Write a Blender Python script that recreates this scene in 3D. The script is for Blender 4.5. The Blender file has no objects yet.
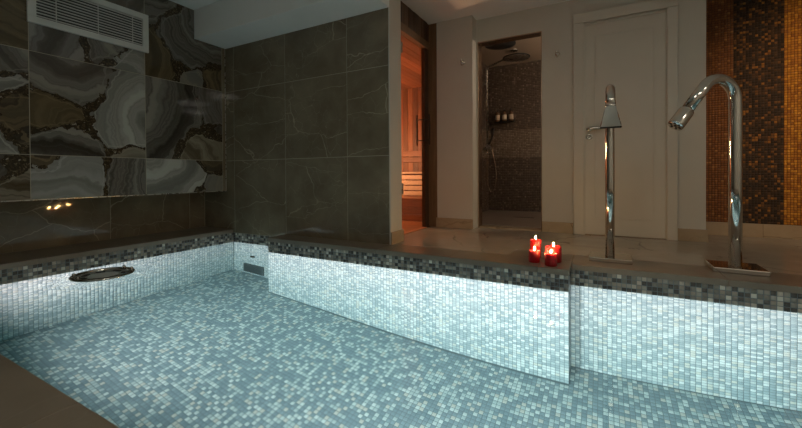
import bpy, bmesh, math, random
import numpy as np
from mathutils import Vector, Matrix

random.seed(4)
rng = np.random.default_rng(11)
scene = bpy.context.scene
COL = scene.collection

# ------------------------------------------------------------------ camera
def rad(a): return math.radians(a)
FPX = 370.68
yaw, pitch, roll = rad(-28.489), rad(-0.506), rad(-0.35)
fw = Vector((math.sin(yaw)*math.cos(pitch), math.cos(yaw)*math.cos(pitch), math.sin(pitch)))
r0 = Vector((math.cos(yaw), -math.sin(yaw), 0)); u0 = r0.cross(fw)
rt = r0*math.cos(roll) + u0*math.sin(roll); up = u0*math.cos(roll) - r0*math.sin(roll)
cam_d = bpy.data.cameras.new('camera'); cam = bpy.data.objects.new('camera', cam_d); COL.objects.link(cam)
cam_d.sensor_fit = 'HORIZONTAL'; cam_d.sensor_width = 36.0; cam_d.lens = FPX/802*36
cam_d.shift_y = -(214-177.97)/802; cam_d.clip_start = 0.02; cam_d.clip_end = 60
m = Matrix((rt, up, -fw)).transposed().to_4x4(); m.translation = Vector((0, 0, 0.6))
cam.matrix_world = m
scene.camera = cam

# ------------------------------------------------------------------ world, exposure, lamp strengths
world = bpy.data.worlds.new('world'); scene.world = world; world.use_nodes = True
world.node_tree.nodes['Background'].inputs[0].default_value = (0.02, 0.02, 0.02, 1)
world.node_tree.nodes['Background'].inputs[1].default_value = 1.0
vs = scene.view_settings
vs.view_transform = 'Standard'; vs.look = 'None'; vs.gamma = 1; vs.use_curve_mapping = False
vs.exposure = 0.0
POOL_LIGHT = 66.0; POOL_RGB = (1.0, 0.80, 0.80)      # watts per underwater lamp
SAUNA_LIGHT = 48.0
FILL_LIGHT = 8.8  # emission of the added ceiling fill lamps
WALL_WASH = 125.0
SHOWER_FILL = 130.0  # emission of the lamp added inside the shower
FLAME = 1300.0
try:
    cy = scene.cycles
    cy.max_bounces = 10; cy.diffuse_bounces = 5; cy.glossy_bounces = 4; cy.transmission_bounces = 6
    cy.transparent_max_bounces = 8; cy.volume_bounces = 0
    cy.caustics_reflective = False; cy.caustics_refractive = True; cy.sample_clamp_indirect = 4.0
    cy.use_denoising = True; cy.blur_glossy = 0.0
except Exception:
    pass

# ------------------------------------------------------------------ helpers
def link(o): COL.objects.link(o); return o

def tag(o, label=None, cat=None, group=None, kind=None):
    if label: o['label'] = label
    if cat: o['category'] = cat
    if group: o['group'] = group
    if kind: o['kind'] = kind
    return o

def wloc(o):
    v = Vector((0, 0, 0))
    while o is not None:
        v += o.location; o = o.parent
    return v

def empty(name, loc, label, cat, group=None):
    o = link(bpy.data.objects.new(name, None)); o.location = loc; o.empty_display_size = 0.05
    return tag(o, label, cat, group)

class MB:
    """collects geometry in world coordinates; build() makes ONE mesh object"""
    def __init__(s): s.v = []; s.f = []; s.sm = []
    def add(s, vs, fs, smooth=False):
        n = len(s.v); s.v += [tuple(p) for p in vs]
        for f in fs: s.f.append(tuple(i+n for i in f)); s.sm.append(smooth)
        return s
    def box(s, a, b, bev=0.0):
        x0, x1 = sorted((a[0], b[0])); y0, y1 = sorted((a[1], b[1])); z0, z1 = sorted((a[2], b[2]))
        if bev <= 0:
            v = [(x0,y0,z0),(x1,y0,z0),(x1,y1,z0),(x0,y1,z0),(x0,y0,z1),(x1,y0,z1),(x1,y1,z1),(x0,y1,z1)]
            return s.add(v, [(3,2,1,0),(4,5,6,7),(0,1,5,4),(1,2,6,5),(2,3,7,6),(3,0,4,7)])
        bm = bmesh.new(); bmesh.ops.create_cube(bm, size=1)
        for w in bm.verts:
            w.co = Vector((x0+(w.co.x+.5)*(x1-x0), y0+(w.co.y+.5)*(y1-y0), z0+(w.co.z+.5)*(z1-z0)))
        bmesh.ops.bevel(bm, geom=bm.edges[:], offset=bev, segments=2, affect='EDGES', profile=.6)
        bm.verts.index_update()
        s.add([w.co[:] for w in bm.verts], [[w.index for w in f.verts] for f in bm.faces]); bm.free()
        return s
    def tube(s, pts, r, n=16, caps=True):
        pts = [Vector(p) for p in pts]; k = len(pts)
        rs = r if isinstance(r, (list, tuple)) else [r]*k
        t0 = (pts[1]-pts[0]).normalized()
        ref = Vector((0,0,1)) if abs(t0.z) < .9 else Vector((1,0,0))
        a = t0.cross(ref).normalized(); v = []
        for i, p in enumerate(pts):
            t = (pts[min(i+1,k-1)]-pts[max(i-1,0)]).normalized()
            a = (a - t*a.dot(t)).normalized(); b = t.cross(a)
            for j in range(n):
                an = 2*math.pi*j/n; v.append(p + (a*math.cos(an)+b*math.sin(an))*rs[i])
        f = []
        for i in range(k-1):
            for j in range(n):
                f.append((i*n+j, i*n+(j+1)%n, (i+1)*n+(j+1)%n, (i+1)*n+j))
        base = len(s.v); s.add(v, f, True)
        if caps:
            s.f.append(tuple(base+j for j in reversed(range(n)))); s.sm.append(False)
            s.f.append(tuple(base+(k-1)*n+j for j in range(n))); s.sm.append(False)
        return s
    def lathe(s, c, prof, axis=(0,0,1), n=32, smooth=True):
        c = Vector(c); ax = Vector(axis).normalized()
        ref = Vector((0,0,1)) if abs(ax.z) < .9 else Vector((1,0,0))
        a = ax.cross(ref).normalized(); b = ax.cross(a); v = []; f = []
        for (r, h) in prof:
            for j in range(n):
                an = 2*math.pi*j/n; v.append(c + ax*h + (a*math.cos(an)+b*math.sin(an))*max(r, 1e-5))
        for i in range(len(prof)-1):
            for j in range(n):
                f.append((i*n+j, i*n+(j+1)%n, (i+1)*n+(j+1)%n, (i+1)*n+j))
        return s.add(v, f, smooth)
    def build(s, name, mat, parent=None, loc=None):
        me = bpy.data.meshes.new(name)
        off = wloc(parent) if parent is not None else Vector((0,0,0))
        L = Vector(loc) if loc is not None else Vector((0,0,0))
        o = bpy.data.objects.new(name, me)
        if parent is not None:
            o.parent = parent
        if loc is not None: o.location = L - off; off = L
        me.from_pydata([(p[0]-off.x, p[1]-off.y, p[2]-off.z) for p in s.v], [], s.f)
        me.polygons.foreach_set('use_smooth', s.sm)
        me.update()
        bm = bmesh.new(); bm.from_mesh(me); bmesh.ops.recalc_face_normals(bm, faces=bm.faces[:]); bm.to_mesh(me); bm.free()
        if mat: me.materials.append(mat)
        return link(o)

def struct(name, mb, mat, label=None, cat=None):
    return tag(mb.build(name, mat), label, cat, kind='structure')

# ------------------------------------------------------------------ materials
class NT:
    def __init__(s, name):
        s.m = bpy.data.materials.new(name); s.m.use_nodes = True; s.t = s.m.node_tree
        s.b = s.t.nodes['Principled BSDF']; s.out = s.t.nodes['Material Output']
    def n(s, typ, **kw):
        nd = s.t.nodes.new(typ)
        for k, v in kw.items(): setattr(nd, k, v)
        return nd
    def set(s, sock, v):
        if hasattr(v, 'links') or isinstance(v, bpy.types.NodeSocket): s.t.links.new(v, sock)
        else: sock.default_value = v
    def math(s, op, a, b=0.0, clamp=False):
        nd = s.n('ShaderNodeMath', operation=op, use_clamp=clamp); s.set(nd.inputs[0], a); s.set(nd.inputs[1], b); return nd.outputs[0]
    def vmath(s, op, a, b=(0,0,0)):
        nd = s.n('ShaderNodeVectorMath', operation=op); s.set(nd.inputs[0], a); s.set(nd.inputs[1], b)
        return nd.outputs['Value'] if op in ('DISTANCE','LENGTH','DOT_PRODUCT') else nd.outputs[0]
    def mix(s, f, a, b):
        nd = s.n('ShaderNodeMix', data_type='RGBA'); s.set(nd.inputs[0], f); s.set(nd.inputs[6], a); s.set(nd.inputs[7], b); return nd.outputs[2]
    def mixf(s, f, a, b):
        nd = s.n('ShaderNodeMix', data_type='FLOAT'); s.set(nd.inputs[0], f); s.set(nd.inputs[2], a); s.set(nd.inputs[3], b); return nd.outputs[0]
    def ramp(s, f, stops, interp='LINEAR'):
        nd = s.n('ShaderNodeValToRGB'); cr = nd.color_ramp; cr.interpolation = interp
        while len(cr.elements) < len(stops): cr.elements.new(.5)
        for e, (p, c) in zip(cr.elements, stops):
            e.position = p; e.color = (*c, 1) if len(c) == 3 else c
        s.set(nd.inputs[0], f); return nd.outputs[0]
    def noise(s, vec, scale=5, detail=4, rough=.55, dim='3D', w=None, dist=0.0):
        nd = s.n('ShaderNodeTexNoise', noise_dimensions=dim)
        if vec is not None: s.set(nd.inputs['Vector'], vec)
        if w is not None: s.set(nd.inputs['W'], w)
        nd.inputs['Scale'].default_value = scale; nd.inputs['Detail'].default_value = detail
        nd.inputs['Roughness'].default_value = rough; nd.inputs['Distortion'].default_value = dist
        return nd
    def voro(s, vec, scale, feature='F1'):
        nd = s.n('ShaderNodeTexVoronoi', feature=feature); s.set(nd.inputs['Vector'], vec); nd.inputs['Scale'].default_value = scale; return nd
    def pos(s):
        return s.n('ShaderNodeNewGeometry').outputs['Position']
    def objco(s): return s.n('ShaderNodeTexCoord').outputs['Object']
    def bump(s, h, strength=.2, dist=.002):
        nd = s.n('ShaderNodeBump'); nd.inputs['Strength'].default_value = strength; nd.inputs['Distance'].default_value = dist
        s.set(nd.inputs['Height'], h); s.t.links.new(nd.outputs[0], s.b.inputs['Normal'])
    def base(s, c, rough=.5, metal=0.0, spec=.5):
        s.set(s.b.inputs['Base Color'], c if not isinstance(c, tuple) else (*c, 1)[:4])
        s.set(s.b.inputs['Roughness'], rough); s.b.inputs['Metallic'].default_value = metal
        s.b.inputs['Specular IOR Level'].default_value = spec
        return s.m

def m_plain(name, c, rough=.5, metal=0.0, var=.06, scale=6):
    t = NT(name); n = t.noise(t.pos(), scale, 4)
    c2 = tuple(x*(1-var*2) for x in c); c3 = tuple(min(1, x*(1+var)) for x in c)
    return t.base(t.ramp(n.outputs[0], [(.3, c2), (.7, c3)]), rough, metal)

def m_plaster(name, c, rough=.7):
    t = NT(name); p = t.pos(); n = t.noise(p, 3, 5); f = t.noise(p, 160, 3)
    t.bump(f.outputs[0], .06, .001)
    return t.base(t.ramp(n.outputs[0], [(.3, tuple(x*.94 for x in c)), (.7, c)]), rough)

def m_stone(name, dark, mid, vein, vscale=1.6, vw=.006, rough=.14, vein_amt=.8, fine=.35, warp=.30):
    """polished marble: mottled body with two families of thin branching veins"""
    t = NT(name); oi = t.n('ShaderNodeObjectInfo')
    p = t.vmath('ADD', t.pos(), t.vmath('SCALE', oi.outputs['Location'], (0,0,0)))
    off = t.n('ShaderNodeVectorMath', operation='SCALE'); off.inputs[0].default_value = (17.0, 9.0, 23.0); t.set(off.inputs[3], oi.outputs['Random'])
    p = t.vmath('ADD', t.pos(), off.outputs[0])
    w = t.noise(p, 1.7, 4, .6); wv = t.vmath('SUBTRACT', w.outputs['Color'], (.5,.5,.5))
    sc = t.n('ShaderNodeVectorMath', operation='SCALE'); t.set(sc.inputs[0], wv); sc.inputs[3].default_value = warp
    pw = t.vmath('ADD', p, sc.outputs[0])
    body = t.noise(pw, 3.2, 7, .6)
    col = t.ramp(body.outputs[0], [(.28, dark), (.72, mid)])
    # slanted stretch so that the veins run diagonally
    mp = t.n('ShaderNodeMapping'); t.set(mp.inputs[0], pw); mp.inputs['Rotation'].default_value = (rad(20), rad(42), rad(20)); mp.inputs['Scale'].default_value = (.45, .6, 1.25)
    v1 = t.voro(mp.outputs[0], vscale, 'DISTANCE_TO_EDGE').outputs[0]
    gate = t.noise(p, 1.1, 2)
    l1 = t.math('SUBTRACT', 1.0, t.math('DIVIDE', v1, vw*vscale), True)
    l1 = t.math('MULTIPLY', l1, t.ramp(gate.outputs[0], [(.36, (0,0,0)), (.55, (1,1,1))]))
    v2 = t.voro(pw, vscale*3.3, 'DISTANCE_TO_EDGE').outputs[0]
    g2 = t.noise(p, 2.4, 2)
    l2 = t.math('SUBTRACT', 1.0, t.math('DIVIDE', v2, vw*vscale*1.4), True)
    l2 = t.math('MULTIPLY', t.math('MULTIPLY', l2, t.ramp(g2.outputs[0], [(.44, (0,0,0)), (.62, (1,1,1))])), fine)
    l = t.math('MULTIPLY', t.math('ADD', l1, l2, True), vein_amt)
    col = t.mix(l, col, (*vein, 1))
    return t.base(col, rough)

def m_metal(name, c=(.78,.77,.74), rough=.08):
    t = NT(name); n = t.noise(t.pos(), 40, 2)
    return t.base((*c, 1), t.mixf(n.outputs[0], rough*.8, rough*1.2), 1.0)

def m_mosaic(name, stops, rough=.16, sheen=.10, spec=.5):
    """glass mosaic: each tile's own number (attribute 'tint') picks its colour; slight pearl sheen"""
    t = NT(name); a = t.n('ShaderNodeAttribute', attribute_name='tint', attribute_type='GEOMETRY')
    col = t.ramp(a.outputs['Fac'], stops, 'CONSTANT')
    n = t.noise(t.pos(), 220, 2)
    col = t.mix(t.math('MULTIPLY', n.outputs[0], sheen), col, (1,1,1,1))
    t.base(col, rough, 0, spec)
    return t.m

def m_wood(name, c1, c2, scale=14, rough=.5, axis='Z', spread=.35):
    t = NT(name); oi = t.n('ShaderNodeObjectInfo')
    off = t.n('ShaderNodeVectorMath', operation='SCALE'); off.inputs[0].default_value = (5, 7, 3); t.set(off.inputs[3], oi.outputs['Random'])
    p = t.vmath('ADD', t.pos(), off.outputs[0])
    mp = t.n('ShaderNodeMapping'); t.set(mp.inputs[0], p)
    mp.inputs['Scale'].default_value = {'X': (.08,1,1), 'Y': (1,.08,1), 'Z': (1,1,.08)}[axis]
    n = t.noise(mp.outputs[0], scale*3, 5, .6, dist=.4)
    col = t.ramp(n.outputs[0], [(.3, c1), (.7, c2)])
    hs = t.n('ShaderNodeHueSaturation'); t.set(hs.inputs['Color'], col)
    t.set(hs.inputs['Value'], t.mixf(oi.outputs['Random'], 1-spread, 1+spread))
    t.bump(n.outputs[0], .15, .002)
    return t.base(hs.outputs[0], rough)

def m_emit(name, c, strength):
    t = NT(name); t.base((*c, 1), .4)
    t.b.inputs['Emission Color'].default_value = (*c, 1); t.b.inputs['Emission Strength'].default_value = strength
    return t.m

def m_pane(name, tint=(.95,.97,.96), rough=.0, amt=1.0):
    t = NT(name); t.t.nodes.remove(t.b)
    tr = t.n('ShaderNodeBsdfTransparent'); tr.inputs[0].default_value = (*tint, 1)
    gl = t.n('ShaderNodeBsdfGlossy'); gl.inputs['Roughness'].default_value = rough
    lw = t.n('ShaderNodeLayerWeight'); lw.inputs[0].default_value = .5
    fac = t.math('MULTIPLY_ADD', t.math('POWER', lw.outputs['Facing'], 5.0), .92*amt); fac.node.inputs[2].default_value = .04*amt
    mx = t.n('ShaderNodeMixShader'); t.t.links.new(fac, mx.inputs[0])
    t.t.links.new(tr.outputs[0], mx.inputs[1]); t.t.links.new(gl.outputs[0], mx.inputs[2]); t.t.links.new(mx.outputs[0], t.out.inputs[0])
    return t.m

def m_water(name):
    t = NT(name); t.t.nodes.remove(t.b)
    g = t.n('ShaderNodeBsdfGlass'); g.inputs['Roughness'].default_value = 0.0; g.inputs['IOR'].default_value = 1.333
    t.t.links.new(g.outputs[0], t.out.inputs['Surface'])
    v = t.n('ShaderNodeVolumeAbsorption'); v.inputs['Color'].default_value = (.25, .88, .89, 1); v.inputs['Density'].default_value = .22
    t.t.links.new(v.outputs[0], t.out.inputs['Volume'])
    return t.m

def m_agate(name, sites, seed):
    """agate slab: each nodule = (centre u,v, bias, band origin u,v, dark rgb, light rgb, band frequency);
    u,v run 0..1 over a 0.78 m tile. Bands are rings about the band origin; broken brown-gold crust fills the seams."""
    S = .78
    t = NT(name); p = t.objco()
    w = t.noise(p, 2.6, 5, .55); wv = t.vmath('SUBTRACT', t.vmath('ADD', w.outputs['Color'], (0,0,0)), (.5,.5,.5))
    sc = t.n('ShaderNodeVectorMath', operation='SCALE'); t.set(sc.inputs[0], wv); sc.inputs[3].default_value = .34
    pw = t.vmath('MULTIPLY', t.vmath('ADD', p, sc.outputs[0]), (0,1,1))
    w.inputs['Vector'].default_value = (0,0,0)
    t.set(w.inputs['Vector'], t.vmath('ADD', p, (seed*3.1, seed*1.7, seed*2.3)))
    w2 = t.noise(p, 1.3, 2)
    F1 = F2 = band = dk = lt = None
    for (cu, cv, bias, ou, ov, cd, cl, fr) in sites:
        d = t.math('SUBTRACT', t.vmath('DISTANCE', pw, (0, cu*S, cv*S)), bias*S)
        b = t.math('MULTIPLY_ADD', t.vmath('DISTANCE', pw, (0, ou*S, ov*S)), fr)
        t.t.nodes[-1]
        b.node.inputs[2].default_value = cu*7+cv*3+seed
        if F1 is None:
            F1, F2, band, dk, lt = d, 9.0, b, (*cd, 1), (*cl, 1)
        else:
            near = t.math('LESS_THAN', d, F1)
            F2 = t.math('MINIMUM', F2, t.math('MAXIMUM', F1, d))
            F1 = t.math('MINIMUM', F1, d)
            band = t.mixf(near, band, b); dk = t.mix(near, dk, (*cd, 1)); lt = t.mix(near, lt, (*cl, 1))
    edge = t.math('SUBTRACT', F2, F1) if len(sites) > 1 else 1.0
    bn = t.noise(None, .8, 3.5, .6, dim='1D', w=band)
    fine = t.noise(None, 6.0, 2, .5, dim='1D', w=band)
    k = t.ramp(bn.outputs[0], [(.30, (0,0,0)), (.44, (.25,.25,.25)), (.5, (.6,.6,.6)), (.55, (.3,.3,.3)), (.70, (1,1,1))])
    k = t.math('ADD', k, t.math('MULTIPLY', t.math('SUBTRACT', fine.outputs[0], .5), .16), True)
    col = t.mix(k, dk, lt)
    # thin pale rim just inside the crust
    rim = t.math('MULTIPLY', t.math('GREATER_THAN', edge, .05), t.math('LESS_THAN', edge, .066))
    col = t.mix(t.math('MULTIPLY', rim, .55), col, lt)
    cn = t.noise(p, 5, 4); width = t.math('MULTIPLY_ADD', cn.outputs[0], .30); width.node.inputs[2].default_value = -.112
    crust = t.math('LESS_THAN', edge, width)
    v = t.voro(t.vmath('ADD', p, sc.outputs[0]), 85); ve = t.voro(t.vmath('ADD', p, sc.outputs[0]), 85, 'DISTANCE_TO_EDGE')
    sep = t.n('ShaderNodeSeparateColor'); t.set(sep.inputs[0], v.outputs['Color'])
    cc = t.ramp(sep.outputs[0], [(0, (.030,.022,.014)), (.40, (.055,.039,.022)), (.7, (.09,.064,.034)), (.90, (.16,.125,.075)), (.975, (.30,.26,.20))], 'CONSTANT')
    cc = t.mix(t.math('LESS_THAN', ve.outputs[0], .07), cc, (.03,.022,.015,1))
    col = t.mix(crust, col, cc)
    return t.base(col, .07)

# palette ------------------------------------------------------------
M = {}
M['plaster'] = m_plaster('white_plaster', (.60,.565,.50))
M['plaster_ceiling'] = m_plaster('ceiling_plaster', (.86,.86,.84))
M['stone'] = m_stone('dark_marble', (.142,.112,.074), (.245,.200,.134), (.50,.44,.32), vscale=2.3, vw=.0034, rough=.035, vein_amt=.7, fine=.8)
M['coping'] = m_stone('brown_coping_stone', (.175,.140,.105), (.25,.205,.155), (.30,.26,.20), vw=.003, rough=.32, vein_amt=.35)
M['floor'] = m_stone('cream_marble', (.34,.29,.225), (.44,.385,.31), (.10,.08,.06), vscale=1.1, vw=.006, rough=.2, vein_amt=.75, fine=.2)
M['skirting'] = m_stone('beige_marble', (.36,.27,.175), (.47,.37,.26), (.13,.085,.05), vscale=2.4, vw=.008, rough=.22, vein_amt=.7)
M['grout'] = m_plain('dark_grout', (.10,.10,.095), .8)
M['grout_pool'] = m_plain('pool_grout', (.15,.185,.20), .7)
M['grout_brown'] = m_plain('brown_grout', (.045,.022,.010), .8)
M['joint'] = m_plain('stone_joint', (.38,.335,.25), .6)
M['chrome'] = m_metal('chrome', (.66,.63,.58), .07)
M['steel'] = m_metal('brushed_steel', (.45,.42,.38), .28)
M['bronze'] = m_metal('bronze_profile', (.42,.30,.21), .25)
M['dark_metal'] = m_metal('black_metal', (.06,.055,.05), .3)
M['black'] = m_plain('black_plastic', (.015,.015,.015), .4)
M['vent_white'] = m_plain('vent_enamel', (.62,.63,.60), .4)
M['door_white'] = m_plaster('door_paint', (.60,.56,.49), .45)
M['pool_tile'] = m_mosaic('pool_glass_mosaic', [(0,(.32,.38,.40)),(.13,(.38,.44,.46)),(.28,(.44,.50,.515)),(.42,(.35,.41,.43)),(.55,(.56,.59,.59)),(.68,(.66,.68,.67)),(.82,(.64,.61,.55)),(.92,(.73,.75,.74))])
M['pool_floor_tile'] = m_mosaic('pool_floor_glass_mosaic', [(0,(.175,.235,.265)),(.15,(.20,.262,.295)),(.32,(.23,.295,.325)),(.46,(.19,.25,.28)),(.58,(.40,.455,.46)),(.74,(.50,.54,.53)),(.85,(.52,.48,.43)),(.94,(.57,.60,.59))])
M['band_tile'] = m_mosaic('waterline_glass_mosaic', [(0,(.034,.027,.020)),(.20,(.070,.058,.045)),(.36,(.21,.19,.155)),(.50,(.31,.29,.24)),(.64,(.29,.245,.19)),(.76,(.17,.155,.125)),(.86,(.47,.41,.33)),(.93,(.60,.58,.50))])
M['gold_tile'] = m_mosaic('gold_mosaic', [(0,(.36,.13,.008)),(.25,(.50,.20,.012)),(.5,(.42,.16,.010)),(.7,(.60,.26,.018)),(.9,(.30,.10,.008))], .35, .01, .3)
M['dark_tile'] = m_mosaic('black_gold_mosaic', [(0,(.018,.010,.005)),(.40,(.035,.018,.008)),(.62,(.065,.03,.010)),(.80,(.15,.06,.012)),(.93,(.30,.12,.015))], .35, .01, .3)
M['brown_tile'] = m_mosaic('brown_mosaic', [(0,(.16,.055,.013)),(.3,(.21,.075,.018)),(.6,(.18,.062,.015)),(.8,(.25,.095,.022)),(.94,(.32,.14,.04))], .35, .01, .3)
M['shower_tile'] = m_mosaic('shower_brown_mosaic', [(0,(.075,.048,.032)),(.3,(.10,.066,.045)),(.6,(.085,.055,.037)),(.8,(.13,.088,.06)),(.95,(.2,.14,.10))], .25, .03)
M['shower_light_tile'] = m_mosaic('shower_beige_mosaic', [(0,(.20,.145,.10)),(.35,(.26,.19,.13)),(.7,(.17,.12,.08)),(.9,(.30,.23,.16))], .25, .03)
M['shower_floor'] = m_plain('shower_tray_stone', (.20,.155,.12), .4)
M['cedar'] = m_wood('cedar_boards', (.20,.072,.028), (.38,.15,.062), axis='Z', spread=.45)
M['cedar_y'] = m_wood('cedar_ceiling_boards', (.28,.10,.040), (.48,.19,.08), axis='Y', spread=.4)
M['cedar_x'] = m_wood('cedar_bench_boards', (.24,.09,.036), (.40,.165,.07), axis='X', spread=.15)
M['aspen'] = m_wood('pale_bench_slats', (.72,.52,.36), (.86,.66,.48), axis='X', spread=.10)
M['dark_wood'] = m_wood('dark_walnut', (.055,.028,.015), (.13,.065,.035), axis='Z', spread=.45)
M['frame_wood'] = m_wood('brown_frame_wood', (.13,.07,.035), (.21,.12,.062), axis='Z', spread=.1)
M['glass'] = m_pane('door_glass', (.97,.90,.84))
M['water'] = m_water('pool_water')
t = NT('red_wax'); n = t.noise(t.pos(), 60, 4)
t.base(t.ramp(n.outputs[0], [(.3, (.26,.004,.010)), (.7, (.42,.010,.018))]), .42)
t.b.inputs['Subsurface Weight'].default_value = 1.0; t.b.inputs['Subsurface Radius'].default_value = (1.0,.13,.11); t.b.inputs['Subsurface Scale'].default_value = .028
M['wax'] = t.m
M['flame'] = m_emit('candle_flame', (1.0,.58,.20), FLAME)
M['wick'] = m_plain('wick', (.03,.02,.015), .9)
M['bottle'] = m_plain('amber_bottle', (.16,.09,.05), .25)
M['bottle_label'] = m_plain('bottle_label', (.55,.44,.33), .6)

# ------------------------------------------------------------------ geometry constants (metres; hall floor is z = 0)
ZF, ZW, ZB, ZC = 0.0, -0.140, -1.385, 2.33
XA, XRC = -3.74, -4.14          # agate face, recess wall behind the ledge
XL = -3.63                      # pool face on the left
YS, YP, YR, YN = 2.75, 2.525, 2.70, 0.448
XP0, XP1 = -2.835, -0.185       # projecting pool block
XE = -1.605                     # end of the stone wall
YD = 4.08                       # door wall
XR, YB = 3.0, -1.6              # unseen walls
PITCH, GAP = 0.0265, 0.0030
CT = 0.037                      # coping thickness

# ------------------------------------------------------------------ mosaic builder
def mosaic(name, o, du, dv, nrm, W, H, mat, parent, z_rule=None, pitch=PITCH, gap=GAP, th=.0022, keep=None, gran=1.0):
    """a sheet of single glass tiles: o = corner, du/dv in-plane unit vectors, nrm = outward; every tile is its own small block"""
    nu = max(1, int(round(W/pitch))); nv = max(1, int(round(H/pitch))); pu, pv = W/nu, H/nv
    o, du, dv, nrm = (np.array(x, float) for x in (o, du, dv, nrm))
    I, J = np.meshgrid(np.arange(nu), np.arange(nv), indexing='ij'); I = I.ravel(); J = J.ravel()
    if keep is not None:
        k = keep((I+.5)*pu, (J+.5)*pv); I, J = I[k], J[k]
    nT = len(I); g = gap/2; e = .0009
    def corner(a, b, inset, h):
        u = (I+a)*pu + (g+inset)*(1 if a == 0 else -1); v = (J+b)*pv + (g+inset)*(1 if b == 0 else -1)
        return o + u[:,None]*du + v[:,None]*dv + (rng.normal(0, .00022, nT)[:,None]*0 + h)*nrm
    V = np.stack([corner(0,0,0,0), corner(1,0,0,0), corner(1,1,0,0), corner(0,1,0,0),
                  corner(0,0,e,th), corner(1,0,e,th), corner(1,1,e,th), corner(0,1,e,th)], 1)
    # each tile is set a hair out of true
    tilt = rng.normal(0, .00035*min(1, th/.0022), (nT,4)); V[:,4:8] += tilt[:,:,None]*nrm
    V = V.reshape(-1,3)
    q = np.array([[4,5,6,7],[0,1,5,4],[1,2,6,5],[2,3,7,6],[3,0,4,7]])
    if np.dot(np.cross(du, dv), nrm) < 0: q = q[:, ::-1]
    Fc = (np.arange(nT)[:,None,None]*8 + q[None]).reshape(-1)
    me = bpy.data.meshes.new(name); nf = nT*5
    me.vertices.add(len(V)); me.vertices.foreach_set('co', V.astype(np.float32).ravel())
    me.loops.add(nf*4); me.loops.foreach_set('vertex_index', Fc.astype(np.int32))
    me.polygons.add(nf); me.polygons.foreach_set('loop_start', (np.arange(nf)*4).astype(np.int32))
    try: me.polygons.foreach_set('loop_total', np.full(nf, 4, np.int32))
    except Exception: pass
    me.update(calc_edges=True)
    at = me.attributes.new('tint', 'FLOAT', 'POINT')
    at.data.foreach_set('value', np.repeat(rng.random(nT), 8).astype(np.float32))
    me.materials.append(mat)
    ob = bpy.data.objects.new(name, me); ob.parent = parent; link(ob)
    if parent is not None: ob.location = -wloc(parent)
    ob['kind'] = 'stuff'
    return ob

# ------------------------------------------------------------------ pool shell
g = .0008
fl = struct('floor_pool', MB().box((XL-.25, YN-.2, ZB-.2), (2.7, YS+.2, ZB-g)), M['grout_pool'], 'teal lit mosaic bottom of the pool', 'pool floor')
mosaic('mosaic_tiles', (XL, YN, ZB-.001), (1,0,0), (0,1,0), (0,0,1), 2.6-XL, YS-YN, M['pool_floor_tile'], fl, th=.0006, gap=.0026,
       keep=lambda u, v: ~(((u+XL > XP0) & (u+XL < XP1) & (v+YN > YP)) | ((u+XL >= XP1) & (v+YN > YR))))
ROWS = 4*PITCH; ZT = -CT; ZM = ZT-ROWS   # waterline band
def pool_wall(name, a, b, nrm, label, keep=None, trim=(0,0)):
    """vertical pool wall from a to b (xy), mosaic band above the water and pale mosaic below"""
    a, b, nrm = Vector((*a, 0)), Vector((*b, 0)), Vector((*nrm, 0)); d = (b-a); L = d.length; d.normalize()
    p0 = a - nrm*.002 + d*trim[0]; p1 = b - nrm*.10 - d*trim[1]
    w = struct(name, MB().box((p0.x, p0.y, ZB-.1), (p1.x, p1.y, ZT)), M['grout_pool'], label, 'pool wall')
    base = a - nrm*.0022
    mosaic('waterline_tiles', (base.x, base.y, ZM), tuple(d), (0,0,1), tuple(nrm), L, ROWS, M['band_tile'], w)
    H = ZM-ZB
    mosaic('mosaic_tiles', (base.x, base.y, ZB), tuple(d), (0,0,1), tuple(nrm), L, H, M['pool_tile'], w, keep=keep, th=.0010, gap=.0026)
    return w
pool_wall('wall_pool_left', (XL, YN), (XL, YS), (1,0), 'left pool wall of pale mosaic under the agate panel')
SKX0, SKX1, SKZ0, SKZ1 = -3.46, -3.15, -1.335, -1.08
pool_wall('wall_pool_corner', (XL, YS), (XP0, YS), (0,-1), 'short recessed pool wall holding the dark suction grille',
          keep=lambda u, v: ~((u+XL > SKX0) & (u+XL < SKX1) & (v+ZB > SKZ0) & (v+ZB < SKZ1)))
pool_wall('wall_pool_block', (XP0, YP), (XP1, YP), (0,-1), 'long brightly lit pool wall projecting below the candles')
pool_wall('wall_pool_block_side', (XP1, YP), (XP1, YR), (1,0), 'narrow step in the pool wall beside the candles', trim=(.004,0))
pool_wall('wall_pool_block_end', (XP0, YS), (XP0, YP), (-1,0), 'narrow step in the pool wall beside the suction grille', trim=(0,.004))
pool_wall('wall_pool_right', (XP1, YR), (2.6, YR), (0,-1), 'brightly lit pool wall below the two chrome spouts')
pool_wall('wall_pool_near', (2.6, YN), (XL, YN), (0,1), 'near pool wall below the camera that carries the lamps')
pool_wall('wall_pool_end', (2.6, YR), (2.6, YN), (-1,0), 'pool end wall outside the picture')

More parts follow.
